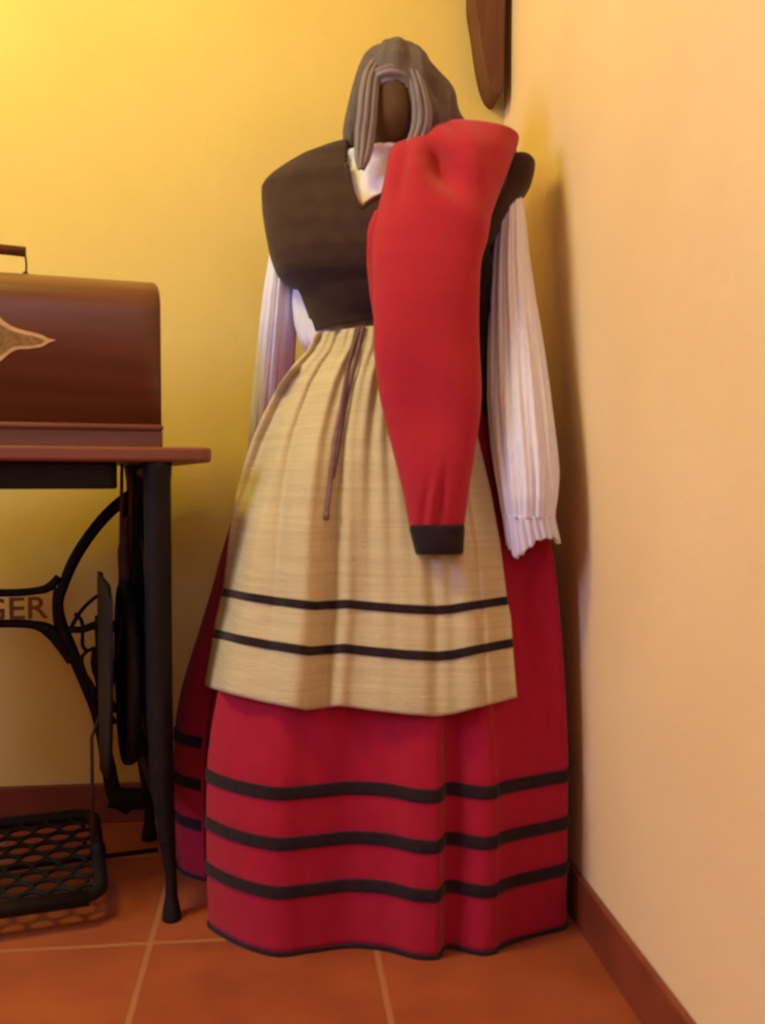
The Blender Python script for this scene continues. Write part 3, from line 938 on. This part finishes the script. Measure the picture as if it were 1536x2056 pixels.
# ------------------------------------------------------------------ bentwood machine case on the table
cx1 = TL(325, 880, .045).x
cs = thing('sewing_machine_case', 'brown bentwood sewing machine case with handle on top of the treadle table', 'case', tuple(TM @ Vector((XC, .17, ztop))), TR)
CI = ROOTM[cs.name].inverted()
def ck(p): return TM @ Vector(p)          # table-local -> world
cx0 = 2 * XC - cx1
yA, yB = .045, .295
zt = TL(200, 569, .17).z
hgt = zt - ztop
def arch(x, ins=0.0, n=40):
    pts = [(yA + ins, ztop + .030)]
    yc, zc = (yA + yB) / 2, ztop + hgt * .76
    a, b = (yB - yA) / 2 - ins, hgt * .24 - ins
    for k in range(n + 1):
        t = math.pi - math.pi * k / n
        c, s_ = math.cos(t), math.sin(t)
        e = 2 / 2.5
        pts.append((yc + a * math.copysign(abs(c) ** e, c), zc + b * abs(s_) ** e))
    pts.append((yB - ins, ztop + .030))
    return [Vector((x, y, z)) for y, z in pts]
inset_r = .008
secs = []
for x, ins in ((cx1 - .003, .012), (cx1, .004), (cx1 - .004, 0), (cx1 - .03, 0), (XC, 0), (cx0 + .03, 0), (cx0 + .004, 0), (cx0, .004), (cx0 + .003, .012)):
    secs.append(arch(x, ins))
v = [ck(p) for s in secs for p in s]; n = len(secs[0]); f = []
for i in range(len(secs) - 1):
    for k in range(n): f.append((i*n+k, (i+1)*n+k, (i+1)*n+(k+1) % n, i*n+(k+1) % n))
f.append(tuple(range(n))); f.append(tuple((len(secs)-1)*n+k for k in range(n))[::-1])
cover = obj('cover', v, f, M['wood'], cs)
def cbox(a, b, name, m, parent, bev=.003):
    mb = MB().box(a, b); mb.v = [tuple(ck(p)) for p in mb.v]
    return mb.obj(name, m, parent, smooth=False, bevel=bev)
cbox((cx0 - .001, yA - .004, ztop), (cx1 + .001, yB + .004, ztop + .030), 'base_frame', M['wood'], cs, .003)
zm = TL(200, 857, .04).z
cbox((cx0 - .002, yA - .009, ztop + .028), (cx1 + .002, yB + .009, ztop + .038), 'moulding', M['top_wood'], cs, .004)
# handle
h = MB()
yh = .17
hx1 = TL(52, 505, yh).x
P = [TL(52, 506, yh), Vector((XC, yh, TL(52, 505, yh).z + .002)), None]
P[2] = mirror(P[0])
h.sweep([ck(p) for p in P], .017, .015, FWD, 12)
handle = h.obj('handle_grip', M['dark_wood'], cs, label='dark wooden handle grip')
for s in (1, -1):
    g = lambda p: ck(p if s > 0 else mirror(p))
    hb = MB()
    hb.sweep([g(TL(50, 508, yh)), g(TL(53, 530, yh)), g(TL(52, 556, yh))], .0032, .0032, FWD, 8)
    kq = g(TL(51, 555, yh)); hb.ball(kq, (.0065, .0065, .008))
    hb.sweep([kq, kq - Vector((0, 0, .014))], .010, .010, FWD, 10)
    hb.obj('handle_bracket', M['iron'], cs)
# scroll-edged decal on the front
def decal(poly, y, th, m, name):
    P = smooth_pts([TL(a, b, yA) for a, b in poly], 4)
    P = P + [mirror(p) for p in P[::-1]]
    n = len(P)
    v = [ck((p.x, y, p.z)) for p in P] + [ck((p.x, y + th, p.z)) for p in P]
    return obj(name, v, [tuple(range(n)), tuple(range(n, 2*n))[::-1]] + [(i, (i+1) % n, n+(i+1) % n, n+i) for i in range(n)], m, cover, smooth=False)
decal([(-28, 622), (-8, 630), (8, 645), (28, 657), (50, 664), (68, 668), (86, 674), (98, 680), (112, 683), (98, 688), (84, 696), (60, 700), (34, 702), (16, 712), (2, 724), (-14, 732), (-28, 736)], yA - .0012, .003, M['decal'], 'inlay_border')
decal([(-28, 636), (-10, 642), (4, 654), (26, 665), (50, 672), (70, 676), (88, 683), (78, 690), (56, 693), (30, 694), (12, 703), (-2, 714), (-28, 722)], yA - .0020, .003, M['decal_in'], 'inlay_centre')
